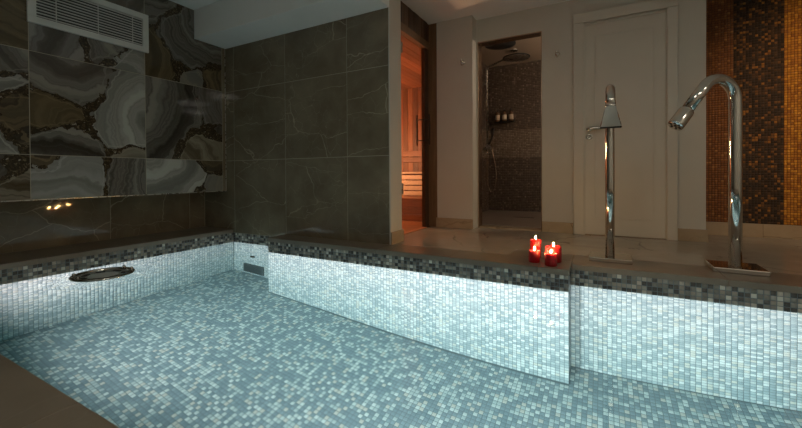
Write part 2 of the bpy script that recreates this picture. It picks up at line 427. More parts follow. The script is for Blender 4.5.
# coping slabs -------------------------------------------------------
def slabs(name, boxes, mat, label, cat, joint=.002, bev=.0025, part='coping_slab'):
    e = bpy.data.objects.new(name, None); link(e); tag(e, label, cat, kind='structure')
    for (a, b) in boxes:
        MB().box(a, b, bev).build(part, mat, e, loc=((a[0]+b[0])/2, (a[1]+b[1])/2, min(a[2], b[2])))
    return e
def split(v0, v1, step, first=None, gap=.0016):
    out = []; v = v0; nxt = first if first is not None else v0+step
    while v < v1-1e-6:
        e = min(nxt, v1); out.append((v+gap/2, e-gap/2)); v = e; nxt = e+step
    return out
slabs('floor_coping_left', [((XRC, a, -CT), (XL+.004, b, 0)) for a, b in split(YB, YS-.004, .8, .35-.0)], M['coping'],
      'dark stone ledge of the pool under the agate panel', 'coping')
slabs('floor_coping_block', [((a, YP-.004, -CT), (b, YS-.002 if b < XE+.02 else 2.80, 0)) for a, b in split(XP0-.004, XP1+.004, .62, XE)], M['coping'],
      'brown stone pool edge carrying the four candles', 'coping')
slabs('floor_coping_right', [((a, YR-.004, -CT), (b, 3.02, 0)) for a, b in split(XP1+.005, XR, .80, .62)], M['coping'],
      'brown stone pool edge carrying the two chrome spouts', 'coping')
slabs('floor_coping_filler', [((XP1-.42+.42*k, 2.802, -CT), (XP1-.002+.42*k-.42+.42, 3.02, 0)) for k in (0,)], M['coping'],
      'brown stone strip behind the candles', 'coping')
slabs('floor_coping_near', [((a, YB, -CT), (b, YN+.004, 0)) for a, b in split(XL+.006, XR, 1.2)], M['coping'],
      'dark brown stone pool edge in the near corner', 'coping')
struct('floor_coping_end', MB().box((2.602, YN+.006, -CT), (XR, YR-.006, 0)), M['coping'], 'stone edge at the unseen pool end', 'coping')

# hall floor -----------------------------------------------------------
hf = struct('floor', MB().box((-1.76, 2.76, -.12), (XR, 4.78, -CT-.001)), M['joint'], 'cream veined marble floor in front of the doors', 'floor')
def floor_tile(x0, x1, y0, y1):
    MB().box((x0, y0, -CT), (x1, y1, -.0006), .0012).build('floor_tile', M['floor'], hf, loc=((x0+x1)/2, (y0+y1)/2, -CT))
for (a, b) in split(-1.745, XR, .78, -.71):
    for (c, d) in split(3.022 if a > XP1-.45 else 2.802, 4.70, .75, 3.45):
        if b <= XE+.01 and c < 2.96: c = 2.96
        floor_tile(a, b, c, d)

# ------------------------------------------------------------------ stone wall
ws = struct('wall_stone', MB().box((XRC-.1, YS+.0012, -CT), (XE-.001, 2.948, ZC)), M['joint'], 'wall of large dark veined marble tiles behind the pool', 'wall')
xs = [XRC, -3.606, -2.825, -2.05, XE-.002]; zs = [-CT, .767, 1.541, ZC]
jg = .0050
for i in range(4):
    for j in range(3):
        MB().box((xs[i]+jg/2, YS, zs[j]+jg/2), (xs[i+1]-jg/2, YS+.009, zs[j+1]-jg/2), .001).build('marble_tile', M['stone'], ws, loc=(xs[i], YS, zs[j]))
struct('wall_stone_end', MB().box((XE-.001, YS-.001, 0), (XE+.010, 2.95, ZC)), M['plaster'], 'white plaster end of the marble wall beside the sauna', 'wall')
struct('baseboard_stone_end', MB().box((XE+.010, YS-.004, 0), (XE+.024, 2.962, .105), .002), M['skirting'], 'beige marble skirting on the end of the marble wall', 'skirting')

# recess wall behind the ledge (left) --------------------------------------
wr = struct('wall_recess', MB().box((XRC-.15, YB, -CT), (XRC-.0012, YS+.05, ZC)), M['joint'], 'dark marble wall in the recess under the agate panel', 'wall')
for (a, b) in split(YB, YS-.001, .777, .235-.0, .005):
    MB().box((XRC-.009, a, .001), (XRC, b, .50), .001).build('marble_tile', M['stone'], wr, loc=(XRC, a, 0))

# agate panel --------------------------------------------------------------
wa = struct('wall_agate', MB().box((XRC, YB, .43), (XA-.0012, YS-.001, ZC)), M['joint'], 'wall of large polished agate slabs above the pool ledge', 'wall')
GD, GL = (.070,.060,.049), (.25,.23,.195)      # grey
DD, DL = (.032,.027,.021), (.12,.105,.086)      # dark grey
PD, PL = (.16,.152,.132), (.42,.405,.36)       # pale
OD, OL = (.060,.043,.022), (.20,.148,.082)      # olive brown
CD, CL = (.13,.108,.078), (.29,.25,.19)        # cream
AG = {
 ('A',2): [(.6,.45,.0,.5,-1.6,OD,OL,7), (.3,.95,0,.2,2,GD,GL,8), (.75,.9,.05,.6,1.9,OD,CL,7)],
 ('A',1): [(.75,.95,.02,1.5,1.5,GD,GL,10), (.75,.62,.0,.6,1.6,PD,PL,6), (.92,.40,-.06,.9,.5,DD,OL,8), (.6,.15,.05,1.2,1.4,PD,PL,5), (.15,.4,.1,-.3,.5,GD,GL,8)],
 ('A',0): [(.5,.34,.05,.5,1.4,DD,DL,5), (.35,.02,-.05,.4,-.8,OD,OL,6), (.85,.04,-.05,.8,-.9,OD,CL,6), (.1,.15,0,0,.9,GD,GL,6)],
 ('B',2): [(.22,.22,.04,-.7,.5,GD,(.26,.24,.22),6), (.62,.28,-.02,1.0,.4,GD,GL,9), (.9,.08,.02,.7,-.5,PD,(.42,.40,.36),7), (.5,.85,.1,.2,1.5,GD,GL,6)],
 ('B',1): [(.28,.86,.12,.24,1.55,GD,GL,7), (.86,.52,.20,1.12,.42,PD,PL,6), (.18,.43,.02,.34,.36,OD,OL,5), (.26,.10,.02,.15,-.75,DD,GL,9), (.90,.03,-.05,1.0,-.5,CD,CL,5), (.42,.60,-.16,.4,.5,DD,OL,9)],
 ('B',0): [(.30,.16,.06,.25,-.7,PD,(.40,.39,.36),4), (.16,.44,-.10,.1,.9,DD,OL,8), (.92,.22,.06,2.2,.2,DD,GL,8)],
 ('C',2): [(.62,.58,.16,.92,.98,DD,GL,7), (.12,.22,.05,-.7,.3,OD,OL,6), (.56,.10,-.05,.8,.3,PD,CL,5), (.92,.12,-.05,1.2,.2,DD,OL,6), (.2,.95,.0,.1,1.5,DD,GL,6)],
 ('C',1): [(.22,.56,.18,-.35,.78,DD,GL,5), (.80,.14,.03,.25,-.25,OD,(.33,.29,.21),5), (.92,.72,-.02,1.4,.9,GD,(.24,.22,.19),5), (.92,.38,-.10,1.2,.4,DD,DL,5)],
 ('C',0): [(.34,.20,.12,.05,.52,PD,PL,6), (.88,.08,-.04,1.1,0,PD,CL,5), (.86,.40,-.07,.9,.8,DD,OL,6)],
 ('Z',2): [(.3,.6,.1,.2,1.5,DD,GL,6), (.8,.3,.0,1.2,.2,OD,OL,6), (.2,.1,0,0,-1,GD,GL,6)],
 ('Z',1): [(.5,.7,.1,.9,1.5,GD,GL,6), (.2,.2,.0,-.5,.2,OD,OL,6), (.8,.15,0,1.4,-.2,PD,PL,6)],
 ('Z',0): [(.3,.2,.05,-.4,.3,DD,GL,6), (.8,.2,0,1.2,.3,PD,PL,6)],
}
ys_ag = [('Z',-1.6,-.484), ('Z',-.484,.313), ('A',.313,1.11), ('B',1.11,1.907), ('C',1.907,2.702)]
zs_ag = [(.43,.767), (.767,1.541), (1.541,ZC)]
ag_m = {}
for (c, y0, y1) in ys_ag:
    for r, (z0, z1) in enumerate(zs_ag):
        if (c, r) not in ag_m: ag_m[(c, r)] = m_agate('agate_slab_%s%d' % (c, r), AG[(c, r)], len(ag_m)*1.37+.5)
        MB().box((XA-.010, y0+.0020, z0+.0020), (XA, y1-.0020, z1-.0020), .0008).build('agate_slab', ag_m[(c, r)], wa, loc=(XA, y0, z0))
MB().box((XA-.010, 2.7035, .431), (XA, 2.738, ZC), .001).build('corner_strip', M['stone'], wa)
MB().box((XA-.012, 2.738, .425), (XA+.003, 2.746, ZC), .001).build('edge_profile', M['steel'], wa)
MB().box((XA-.012, YB, .424), (XA+.003, 2.746, .4305), .001).build('edge_profile', M['steel'], wa)

# bulkhead and ceiling -------------------------------------------------------
struct('ceiling_bulkhead', MB().box((XA+.001, 2.385, 2.03), (XE+.010, YS-.0015, ZC), .003), M['plaster_ceiling'], 'lowered plaster bulkhead along the top of the marble wall', 'ceiling')
struct('ceiling', MB().box((XRC-.15, YB-.1, ZC), (XR+.1, 4.9, ZC+.1)), M['plaster_ceiling'], 'flat plaster ceiling over pool and hall', 'ceiling')
# unseen walls that close the room
struct('wall_near', MB().box((XRC-.15, YB-.1, -.1), (XR+.1, YB, ZC)), M['plaster'], 'plaster wall behind the camera', 'wall')
struct('wall_right', MB().box((XR, YB, -.1), (XR+.1, 4.9, ZC)), M['plaster'], 'plaster wall to the side of the hall', 'wall')

# ------------------------------------------------------------------ door wall, shower opening, hall walls
SX0, SX1, SZ = -1.226, -.548, 2.078
wd = struct('wall_door', MB().box((-1.66, 3.93, 0), (-1.2405, 4.20, ZC)).box((SX1, YD, 0), (-.165, 4.20, ZC)).box((-1.2405, YD, SZ), (SX1, 4.20, ZC))
            .box((-.165, YD, 2.06), (.515, 4.20, ZC)).box((.515, YD, 0), (.79, 4.20, ZC)).box((-1.2405, YD, 0), (SX0, 4.20, SZ)), M['plaster'],
            'white plaster wall with the shower opening and the white door', 'wall')
struct('wall_hall_return', MB().box((.685, 4.20, 0), (.79, 4.62, ZC)), M['plaster'], 'white plaster return beside the mosaic wall', 'wall')
def skirt(name, a, b, label):
    struct(name, MB().box(a, b, .0025), M['skirting'], label, 'skirting')
skirt('baseboard_sauna', (-1.672, 3.914, 0), (-1.2405, 3.93, .108), 'beige marble skirting between sauna and shower')
skirt('baseboard_shower', (SX1, YD-.015, 0), (-.255, YD, .108), 'beige marble skirting between shower and white door')
skirt('baseboard_door', (.588, YD-.015, 0), (.806, YD, .108), 'beige marble skirting between white door and mosaic wall')
skirt('baseboard_return', (.79, YD, 0), (.806, 4.60, .108), 'beige marble skirting on the return beside the mosaic wall')
YM = 4.60
skirt('baseboard_mosaic', (.806, YM-.018, 0), (1.30, YM, .125), 'cream marble skirting under the brown mosaic stripe')
skirt('baseboard_mosaic_gold', (1.3015, YM-.018, 0), (XR, YM, .125), 'cream marble skirting under the gold mosaic stripe')

# mosaic feature wall
wm = struct('wall_mosaic', MB().box((.79, YM+.002, 0), (XR, YM+.12, ZC)), M['grout_brown'], 'feature wall of brown, black and gold mosaic stripes', 'wall')
for (x0, x1, mt) in ((.795, 1.095, 'brown_tile'), (1.095, 1.445, 'dark_tile'), (1.445, 1.80, 'gold_tile'), (1.80, 2.15, 'dark_tile'), (2.15, 2.5, 'brown_tile'), (2.5, 2.98, 'gold_tile')):
    mosaic('mosaic_stripe', (x0, YM+.002, .125), (1,0,0), (0,0,1), (0,-1,0), x1-x0, ZC-.125, M[mt], wm, pitch=.0225, gap=.0026)

# white door --------------------------------------------------------------------
dr = tag(link(bpy.data.objects.new('door_1', None)), 'closed white panelled door between shower and mosaic wall', 'door', kind='structure')
MB().box((-.150, YD-.004, .006), (.508, YD+.04, 2.052), .002).build('door_leaf', M['door_white'], dr)
for (a, b) in (((-.249, YD-.030, 0), (-.157, YD, 2.075)), ((.512, YD-.030, 0), (.588, YD, 2.075)), ((-.249, YD-.030, 2.077), (.588, YD, 2.170))):
    MB().box(a, b, .004).build('door_casing', M['door_white'], dr)
for (a, b) in (((-.159, YD-.018, 0), (-.148, YD, 2.060)), ((.506, YD-.018, 0), (.514, YD, 2.060)), ((-.148, YD-.018, 2.048), (.506, YD, 2.060))):
    MB().box(a, b, .003).build('door_stop', M['door_white'], dr)
lf = MB()
for (x0, x1, z0, z1) in ((-.066, .424, .16, 1.94),):
    w = .010
    for (a, b, c, d) in ((x0, x0+w, z0, z1), (x1-w, x1, z0, z1), (x0+w, x1-w, z0, z0+w), (x0+w, x1-w, z1-w, z1)):
        MB().box((a, YD-.008, c), (b, YD-.003, d), .002).build('panel_moulding', M['door_white'], dr)
MB().box((-.15, YD-.028, 0), (.508, YD+.02, .005), .001).build('threshold', M['bronze'], dr)
hx, hz = -.112, 1.035
h = MB().lathe((hx, YD-.004, hz), [(0,0),(.024,0),(.025,-.006),(.022,-.010),(.0,-.010)], (0,1,0), 24)
pth = [(hx, YD-.008, hz), (hx, YD-.040, hz)] + [(hx+.018*(1-math.cos(a)), YD-.040-.018*math.sin(a), hz) for a in np.linspace(.2, math.pi/2, 6)] + [(hx+.06, YD-.058, hz+.002), (hx+.125, YD-.056, hz)]
h.tube(pth, .015, 12).build('door_handle', M['chrome'], dr)
MB().lathe((hx, YD-.004, hz-.075), [(0,0),(.030,0),(.031,-.006),(.027,-.010),(.010,-.010),(.010,-.004),(0,-.004)], (0,1,0), 24).build('keyhole_plate', M['chrome'], dr)

# robe hooks
def hook(x, y, z, label):
    e = empty('robe_hook', (x, y, z), label, 'hook', 'chrome robe hooks on the plaster wall')
    MB().lathe((x, y, z), [(0,0),(.024,0),(.024,-.006),(.0,-.008)], (0,1,0), 20).build('back_plate', M['chrome'], e)
    MB().tube([(x, y-.003, z), (x, y-.028, z-.004), (x, y-.042, z-.020), (x, y-.046, z+.002-.04), (x, y-.052, z-.028), (x, y-.060, z+.0), (x, y-.062, z+.018)], [.010,.010,.010,.009,.009,.010,.013], 10).build('hook_arm', M['chrome'], e)
hook(-1.345, 3.93, 1.83, 'chrome robe hook on the plaster wall between sauna and shower')
hook(-.397, YD, 1.815, 'chrome robe hook on the plaster wall between shower and white door')

# ------------------------------------------------------------------ shower room
SHL, SHB, SHR, SHC = -1.62, 6.00, .55, 2.335
sw = struct('wall_shower_back', MB().box((SHL-.1, SHB+.002, -.1), (SHR+.1, SHB+.1, SHC)), M['grout_brown'], 'dark mosaic back wall of the shower', 'wall')
for (z0, z1, mt) in ((.02, .86, 'shower_tile'), (.86, 1.30, 'shower_light_tile'), (1.30, SHC, 'shower_tile')):
    mosaic('mosaic_tiles', (SHL, SHB+.002, z0), (1,0,0), (0,0,1), (0,-1,0), SHR-SHL, z1-z0, M[mt], sw, pitch=.0265, gap=.0032)
sl = struct('wall_shower_left', MB().box((SHL-.1, 4.2, -.1), (SHL-.002, SHB+.1, SHC)), M['grout_brown'], 'dark mosaic side wall of the shower', 'wall')
for (z0, z1, mt) in ((.02, .86, 'shower_tile'), (.86, 1.30, 'shower_light_tile'), (1.30, SHC, 'shower_tile')):
    mosaic('mosaic_tiles', (SHL-.002, 4.20, z0), (0,1,0), (0,0,1), (1,0,0), SHB-4.2, z1-z0, M[mt], sl, pitch=.0265, gap=.0032)
struct('wall_shower_right', MB().box((SHR, 4.2, -.1), (SHR+.1, SHB+.1, SHC)), M['shower_floor'], 'dark side wall of the shower hidden behind the white door', 'wall')
struct('wall_shower_front', MB().box((SHL-.1, 4.2005, -.1), (SX0-.02, 4.26, ZC)), M['shower_floor'], 'dark inside of the shower front wall', 'wall')
struct('floor_shower', MB().box((SHL-.1, 4.205, -.1), (SHR+.1, SHB+.1, .018)), M['shower_floor'], 'dark stone floor of the shower', 'floor')
struct('ceiling_shower', MB().box((SHL-.1, 4.2, SHC), (SHR+.1, SHB+.1, SHC+.1)), m_plaster('shower_ceiling_paint', (.45,.35,.26)), 'dark painted ceiling of the shower', 'ceiling')
fr = tag(link(bpy.data.objects.new('trim_1', None)), 'slim bronze frame lining the shower opening', 'frame', kind='structure')
MB().box((SX0, YD-.004, SZ-.012), (SX1, 4.2, SZ), .002).build('frame_head', M['bronze'], fr)
MB().box((SX0, YD-.004, 0), (SX0+.010, 4.2, SZ-.012), .002).build('frame_side', M['bronze'], fr)
MB().box((SX1-.008, YD-.004, 0), (SX1, 4.2, SZ-.012), .002).build('frame_side', M['bronze'], fr)
MB().box((SX0+.010, YD-.004, 0), (SX1-.008, 4.204, .014), .002).build('frame_sill', M['skirting'], fr)
for k in range(24):
    x = SX0+.02 + k*.0272
    MB().box((x, YD+.004, SZ-.016), (x+.019, YD+.022, SZ-.012), .0008).build('head_stud', M['shower_tile'], fr)
# rain shower on its riser
rx, ry = -1.57, 5.70
e = empty('shower_set', (rx, ry, .9), 'chrome shower column with rain head, hand shower and hose', 'shower')
MB().tube([(rx, ry, .92), (rx, ry, 2.20)] + [(rx+.05*(1-math.cos(a)), ry-.04*(1-math.cos(a)), 2.20+.05*math.sin(a)) for a in np.linspace(.3, math.pi/2, 6)] + [(-1.03, 5.22, 2.245)], .013, 14).build('riser_pipe', M['steel'], e)
hd = MB().lathe((-1.03, 5.22, 2.190), [(0,.06),(.02,.06),(.02,.05),(.02,.05),(.02,.02),(.05,.012),(.18,.006),(.18,-.004),(0,-.004)], (0,0,1), 36).build('rain_head', M['black'], e)
MB().lathe((-1.03, 5.22, 2.186), [(.165,0),(.165,-.003),(0,-.003)], (0,0,1), 36).build('nozzle_plate', M['steel'], hd)
for z in (2.0, 1.0):
    MB().tube([(SHL+.001, ry, z), (rx, ry, z)], .014, 12).build('wall_bracket', M['steel'], e)
MB().tube([(rx+.02, ry-.10, 1.02), (rx+.02, ry+.12, 1.02)], .026, 16).build('mixer_valve', M['steel'], e)
MB().tube([(rx+.03, ry-.02, 1.06), (rx+.06, ry-.03, 1.10), (rx+.09, ry-.03, 1.19), (rx+.10, ry-.03, 1.30)], [.013,.014,.016,.028], 14).build('hand_shower', M['dark_metal'], e)
hp = [(rx+.02, ry-.07, 1.0)] + [(rx+.085-.075*math.cos(a)*(1-.1*math.sin(a)), ry-.05, .62-.30*math.sin(a)*1.0) for a in np.linspace(.0, math.pi, 15)] + [(rx+.075, ry-.03, 1.06)]
hs_ = []
for i in range(len(hp)-1):
    for k in range(4): hs_.append(Vector(hp[i]).lerp(Vector(hp[i+1]), k/4))
hs_.append(Vector(hp[-1]))
for _ in range(4): hs_ = [hs_[0]] + [(hs_[i-1]+hs_[i]*2+hs_[i+1])/4 for i in range(1, len(hs_)-1)] + [hs_[-1]]
MB().tube(hs_, .006, 8).build('hose', M['bronze'], e)
# second rain head in the shower ceiling
e = empty('ceiling_rain_head', (-1.13, 4.72, 2.235), 'dark round rain head hanging near the top of the shower opening', 'shower')
MB().lathe((-1.13, 4.72, 2.235), [(0,.02),(.05,.018),(.19,.008),(.19,-.006),(0,-.006)], (0,0,1), 36).build('rain_head', M['black'], e)
MB().tube([(-1.13, 4.72, 2.245), (-1.13, 4.72, SHC)], .013, 12).build('drop_pipe', M['steel'], e)
e = empty('ceiling_spray_jet', (-1.09, 5.35, SHC), 'small chrome ring fitting on the shower ceiling', 'fitting')
MB().lathe((-1.09, 5.35, SHC), [(.055,0),(.055,-.012),(.045,-.016),(.030,-.014),(.028,-.004),(0,-.004)], (0,0,1), 28).build('ring', M['chrome'], e)
e = empty('shower_fill_lamp', (SHR, 5.0, 1.95), 'added fill lamp on the hidden side wall of the shower', 'lamp')  # unseen lamp added to light the shower walls and ceiling
MB().box((SHR-.012, 4.92, 1.80), (SHR-.0005, 5.08, 2.10), .003).build('back_plate', M['steel'], e)
MB().tube([(SHR-.06, 5.0, 1.82), (SHR-.06, 5.0, 2.08)], .04, 18).build('lamp_glass', m_emit('shower_fill_glass', (1,.80,.60), SHOWER_FILL), e)

# dispenser shelf with three bottles
sh = empty('dispenser_shelf', (-1.36, SHB-.05, 1.435), 'dark wall shelf holding three dispenser bottles in the shower', 'shelf')
MB().box((-1.51, SHB-.09, 1.425), (-1.205, SHB+.0005, 1.435), .002).build('shelf_board', M['dark_metal'], sh)
MB().box((-1.51, SHB-.008, 1.435), (-1.205, SHB+.0005, 1.465), .002).build('back_rail', M['dark_metal'], sh)
names = ('amber dispenser bottle with a pale label nearest the shower column', 'amber dispenser bottle with a pale label between two others', 'amber dispenser bottle with a pale label farthest from the shower column')
for k in range(3):
    bx, by, bz = -1.465+k*.105, SHB-.054, 1.4355
    b = empty('dispenser_bottle', (bx, by, bz), names[k], 'bottle', 'dispenser bottles on the shower shelf')
    MB().lathe((bx, by, bz), [(0,0),(.033,0),(.036,.006),(.036,.115),(.030,.132),(.014,.145),(.014,.158),(0,.158)], (0,0,1), 20).build('bottle_body', M['bottle'], b)
    MB().lathe((bx, by, bz), [(.0364,.025),(.0366,.027),(.0366,.098),(.0364,.10)], (0,0,1), 20).build('bottle_label', M['bottle_label'], b)
    MB().tube([(bx, by, bz+.158), (bx, by, bz+.185), (bx+.004, by-.012, bz+.192), (bx+.01, by-.045, bz+.186)], [.012,.007,.007,.005], 10).build('pump', M['black'], b)
e = empty('floor_drain', (-.92, 5.15, .018), 'narrow slotted drain in the shower floor', 'drain')
MB().box((-1.05, 5.12, .018), (-.79, 5.18, .021), .001).build('drain_cover', M['dark_metal'], e)

# ------------------------------------------------------------------ sauna
XS = -1.76; SBK = 5.50; SCZ = 2.03; SXL = -3.4
wf = tag(link(bpy.data.objects.new('wall_sauna_front', None)), 'dark vertical boards above the glass sauna door', 'wall', kind='structure')
y = 2.96
while y < 3.93:
    w = random.choice((.055, .07, .085)); w = min(w, 3.93-y)
    MB().box((XS-.03, y+.0015, 2.118), (XS+.002+random.random()*.006, y+w-.0015, ZC), .002).build('wood_board', M['dark_wood'], wf); y += w
MB().box((XS-.05, 2.952, 0), (XS-.002, 3.205, 2.115), .002).build('side_panel', M['dark_wood'], wf)
tr = tag(link(bpy.data.objects.new('trim_2', None)), 'brown wooden frame around the glass sauna door', 'frame', kind='structure')
MB().box((XS-.05, 2.953, 2.035), (XS+.012, 3.928, 2.115), .003).build('frame_head', M['frame_wood'], tr)
MB().box((XS-.045, 3.825, .0), (XS-.004, 3.926, 2.033), .003).build('frame_side', M['dark_wood'], tr)
MB().box((XS-.02, 3.930, .0), (-1.662, 3.965, ZC), .003).build('corner_post', M['frame_wood'], tr)
MB().box((XS-.05, 3.206, -.03), (XS+.02, 3.824, .006), .002).build('threshold', M['cedar_y'], tr)
sd = tag(link(bpy.data.objects.new('door_2', None)), 'frameless glass sauna door with a long bar handle', 'door', kind='structure')
MB().box((XS-.008, 3.212, .012), (XS, 3.820, 2.028), .001).build('glass_pane', M['glass'], sd)
for z in (1.86, .46):
    MB().box((XS-.022, 3.208, z-.055), (XS+.018, 3.262, z+.055), .003).build('hinge', M['steel'], sd)
hy = 3.775
for (dx, nm) in ((.075, 'handle_bar'), (-.075, 'handle_bar')):
    MB().tube([(XS-.004+dx, hy, .93), (XS-.004+dx, hy, 1.27)], .009, 14).build(nm, M['dark_metal'], sd)
for z in (.985, 1.215):
    MB().tube([(XS-.004-.075, hy, z), (XS-.004+.075, hy, z)], .007, 10).build('handle_standoff', M['dark_metal'], sd)
# sauna room
wb = struct('wall_sauna_back', MB().box((SXL-.1, SBK+.018, -.05), (XS-.05, SBK+.08, SCZ+.05)), M['dark_wood'], 'sauna back wall of upright cedar boards', 'wall')
x = SXL
while x < XS-.05:
    w = min(.092, XS-.05-x)
    MB().box((x+.002, SBK, .0), (x+w-.002, SBK+.018, SCZ), .003).build('wood_board', M['cedar'], wb); x += w
wl = struct('wall_sauna_left', MB().box((SXL-.08, 2.96, -.05), (SXL-.02, SBK+.08, SCZ+.05)), M['cedar'], 'sauna side wall of cedar hidden by the marble wall', 'wall')
wn = struct('wall_sauna_near', MB().box((SXL-.08, 2.95, -.05), (XS-.05, 2.97, SCZ+.05)), M['cedar'], 'sauna near wall of cedar hidden by the marble wall', 'wall')
wq = struct('wall_sauna_right', MB().box((XS-.05, 3.966, -.05), (XS-.005, SBK+.08, SCZ+.05)), M['dark_wood'], 'sauna side wall of upright cedar boards beside the shower', 'wall')
y = 3.967
while y < SBK:
    w = min(.092, SBK-y)
    MB().box((XS-.066, y+.001, 0), (XS-.05, y+w-.001, SCZ), .003).build('wood_board', M['cedar'], wq); y += w
cs = struct('ceiling_sauna', MB().box((SXL-.08, 2.95, SCZ+.018), (XS-.05, SBK+.08, SCZ+.06)), M['dark_wood'], 'sauna ceiling of cedar boards', 'ceiling')
x = SXL
while x < XS-.05:
    w = min(.092, XS-.05-x)
    MB().box((x+.002, 2.97, SCZ), (x+w-.002, SBK, SCZ+.018), .003).build('wood_board', M['cedar_y'], cs); x += w
struct('floor_sauna', MB().box((SXL-.1, 2.95, -.08), (XS-.05, SBK+.08, -.002)), M['cedar_x'], 'dark boarded sauna floor', 'floor')
def slat_bench(name, y, z_list, hgt, mat, seat=None, label='', depth=.02):
    e = empty(name, ((SXL+XS)/2, y, 0), label, 'bench')
    for z in z_list:
        MB().box((SXL, y, z), (XS-.068, y+depth, z+hgt), .004).build('slat', mat, e)
    if seat:
        zt, y1 = seat; yy = y
        while yy < y1-.01:
            w = min(.09, y1-yy); MB().box((SXL, yy, zt-.028), (XS-.068, yy+w-.012, zt), .004).build('seat_slat', mat, e); yy += w
    for xx in (SXL+.15, (SXL+XS)/2, XS-.2):
        MB().box((xx, y+depth, 0), (xx+.045, y+depth+.04, max(z_list)+hgt*.8), .003).build('upright', M['cedar'], e)
    return e
slat_bench('sauna_step_bench', 4.28, [.005, .092, .179], .080, M['cedar_x'], (.292, 4.78), 'low dark cedar step bench behind the sauna door')
slat_bench('sauna_bench', 4.80, [.298, .375, .452, .529], .063, M['aspen'], (.640, 5.40), 'pale slatted sauna bench above the step bench')
e = empty('sauna_wall_rail', ((SXL+XS)/2, SBK, .80), 'pair of cedar back rails on the sauna back wall', 'rail')
for z in (.80, .905):
    MB().box((SXL, SBK-.045, z), (XS-.068, SBK-.020, z+.082), .005).build('slat', M['cedar_x'], e)
for xx in (SXL+.3, (SXL+XS)/2, XS-.35):
    MB().box((xx, SBK-.020, .79), (xx+.04, SBK-.0005, 1.0), .002).build('batten', M['cedar'], e)
e = empty('sauna_lamp', (SXL, 4.12, .95), 'warm wall lamp inside the sauna hidden by the marble wall', 'lamp')
MB().box((SXL-.019, 3.99, .82), (SXL-.004, 4.25, 1.08), .003).build('back_plate', M['cedar'], e)
MB().tube([(SXL+.06, 4.12, .84), (SXL+.06, 4.12, 1.06)], .05, 18).build('lamp_globe', m_emit('sauna_lamp_globe', (1.0,.60,.33), SAUNA_LIGHT*6), e)

# ------------------------------------------------------------------ air vent on the agate wall
vy0, vy1, vz0, vz1 = 1.100, 1.932, 1.750, 2.100; b = .050
e = empty('air_vent', (XA, (vy0+vy1)/2, vz0), 'white rectangular air vent grille on the agate wall', 'vent')
MB().box((XA+.0005, vy0+.01, vz0+.01), (XA+.003, vy1-.01, vz1-.01)).build('back_panel', M['black'], e)
for (a, c) in (((vy0, vz0), (vy1, vz0+b)), ((vy0, vz1-b), (vy1, vz1)), ((vy0, vz0+b), (vy0+b, vz1-b)), ((vy1-b, vz0+b), (vy1, vz1-b))):
    MB().box((XA+.001, a[0], a[1]), (XA+.022, c[0], c[1]), .002).build('frame_bar', M['vent_white'], e)
ns = 11; hh = (vz1-vz0-2*b)/ns
for k in range(ns):
    z = vz0+b+hh*(k+.5); mb = MB()
    mb.box((XA+.009, vy0+b, z-.0040), (XA+.018, vy1-b, z+.0040), .0006)
    mb.build('slat', M['vent_white'], e)
for y in (1.262, 1.535, 1.795):
    MB().box((XA+.018, y, vz0+b), (XA+.021, y+.006, vz1-b), .0008).build('divider', M['vent_white'], e)

# ------------------------------------------------------------------ suction grille and nozzle under water
e = empty('suction_grille', ((SKX0+SKX1)/2, YS, SKZ0), 'dark rectangular suction grille low in the recessed pool wall', 'grille')
MB().box((SKX0, YS-.002, SKZ0), (SKX1, YS+.03, SKZ1)).build('box_back', m_plain('grille_back', (.045,.055,.06), .5), e)
gm = m_plain('grille_grey', (.075,.09,.095), .4)
for (a, c) in (((SKX0, SKZ0), (SKX1, SKZ0+.02)), ((SKX0, SKZ1-.02), (SKX1, SKZ1)), ((SKX0, SKZ0+.02), (SKX0+.02, SKZ1-.02)), ((SKX1-.02, SKZ0+.02), (SKX1, SKZ1-.02))):
    MB().box((a[0], YS-.012, a[1]), (c[0], YS-.001, c[1]), .002).build('frame_bar', gm, e)
for k in range(9):
    z = SKZ0+.032+k*.0225
    MB().box((SKX0+.02, YS-.009, z), (SKX1-.02, YS-.002, z+.013), .001).build('slat', gm, e)
e = empty('water_inlet', (-3.32, YS, -.76), 'small dark water inlet above the suction grille', 'inlet')
MB().lathe((-3.32, YS-.002, -.76), [(0,0),(.036,0),(.036,-.010),(.024,-.014),(.022,-.004),(0,-.004)], (0,1,0), 24).build('inlet_ring', M['dark_metal'], e)

# pool lamps on the near wall under water
for (lx, lab) in ((-2.75, 'round underwater lamp on the near pool wall facing the agate side'), (-.95, 'round underwater lamp on the near pool wall facing the candles'), (.75, 'round underwater lamp on the near pool wall facing the spouts')):
    lz = -.36
    e = empty('pool_lamp', (lx, YN, lz), lab, 'pool lamp', 'underwater lamps on the near pool wall')
    MB().lathe((lx, YN, lz), [(.135,0),(.135,.012),(.12,.020),(.105,.018)], (0,1,0), 32).build('trim_ring', M['chrome'], e)
    MB().lathe((lx, YN+.014, lz), [(.106,0),(.07,.006),(0,.008)], (0,1,0), 32).build('lamp_lens', m_emit('pool_lamp_lens', POOL_RGB, 3.0), e)
    ld = bpy.data.lights.new('pool_lamp_beam', 'AREA'); ld.shape = 'DISK'; ld.size = .20; ld.energy = POOL_LIGHT; ld.color = POOL_RGB; ld.spread = rad(150)
    lo = link(bpy.data.objects.new('lamp_beam', ld)); lo.parent = e; lo.location = (0, .026, 0); lo.rotation_euler = (rad(97), 0, 0)

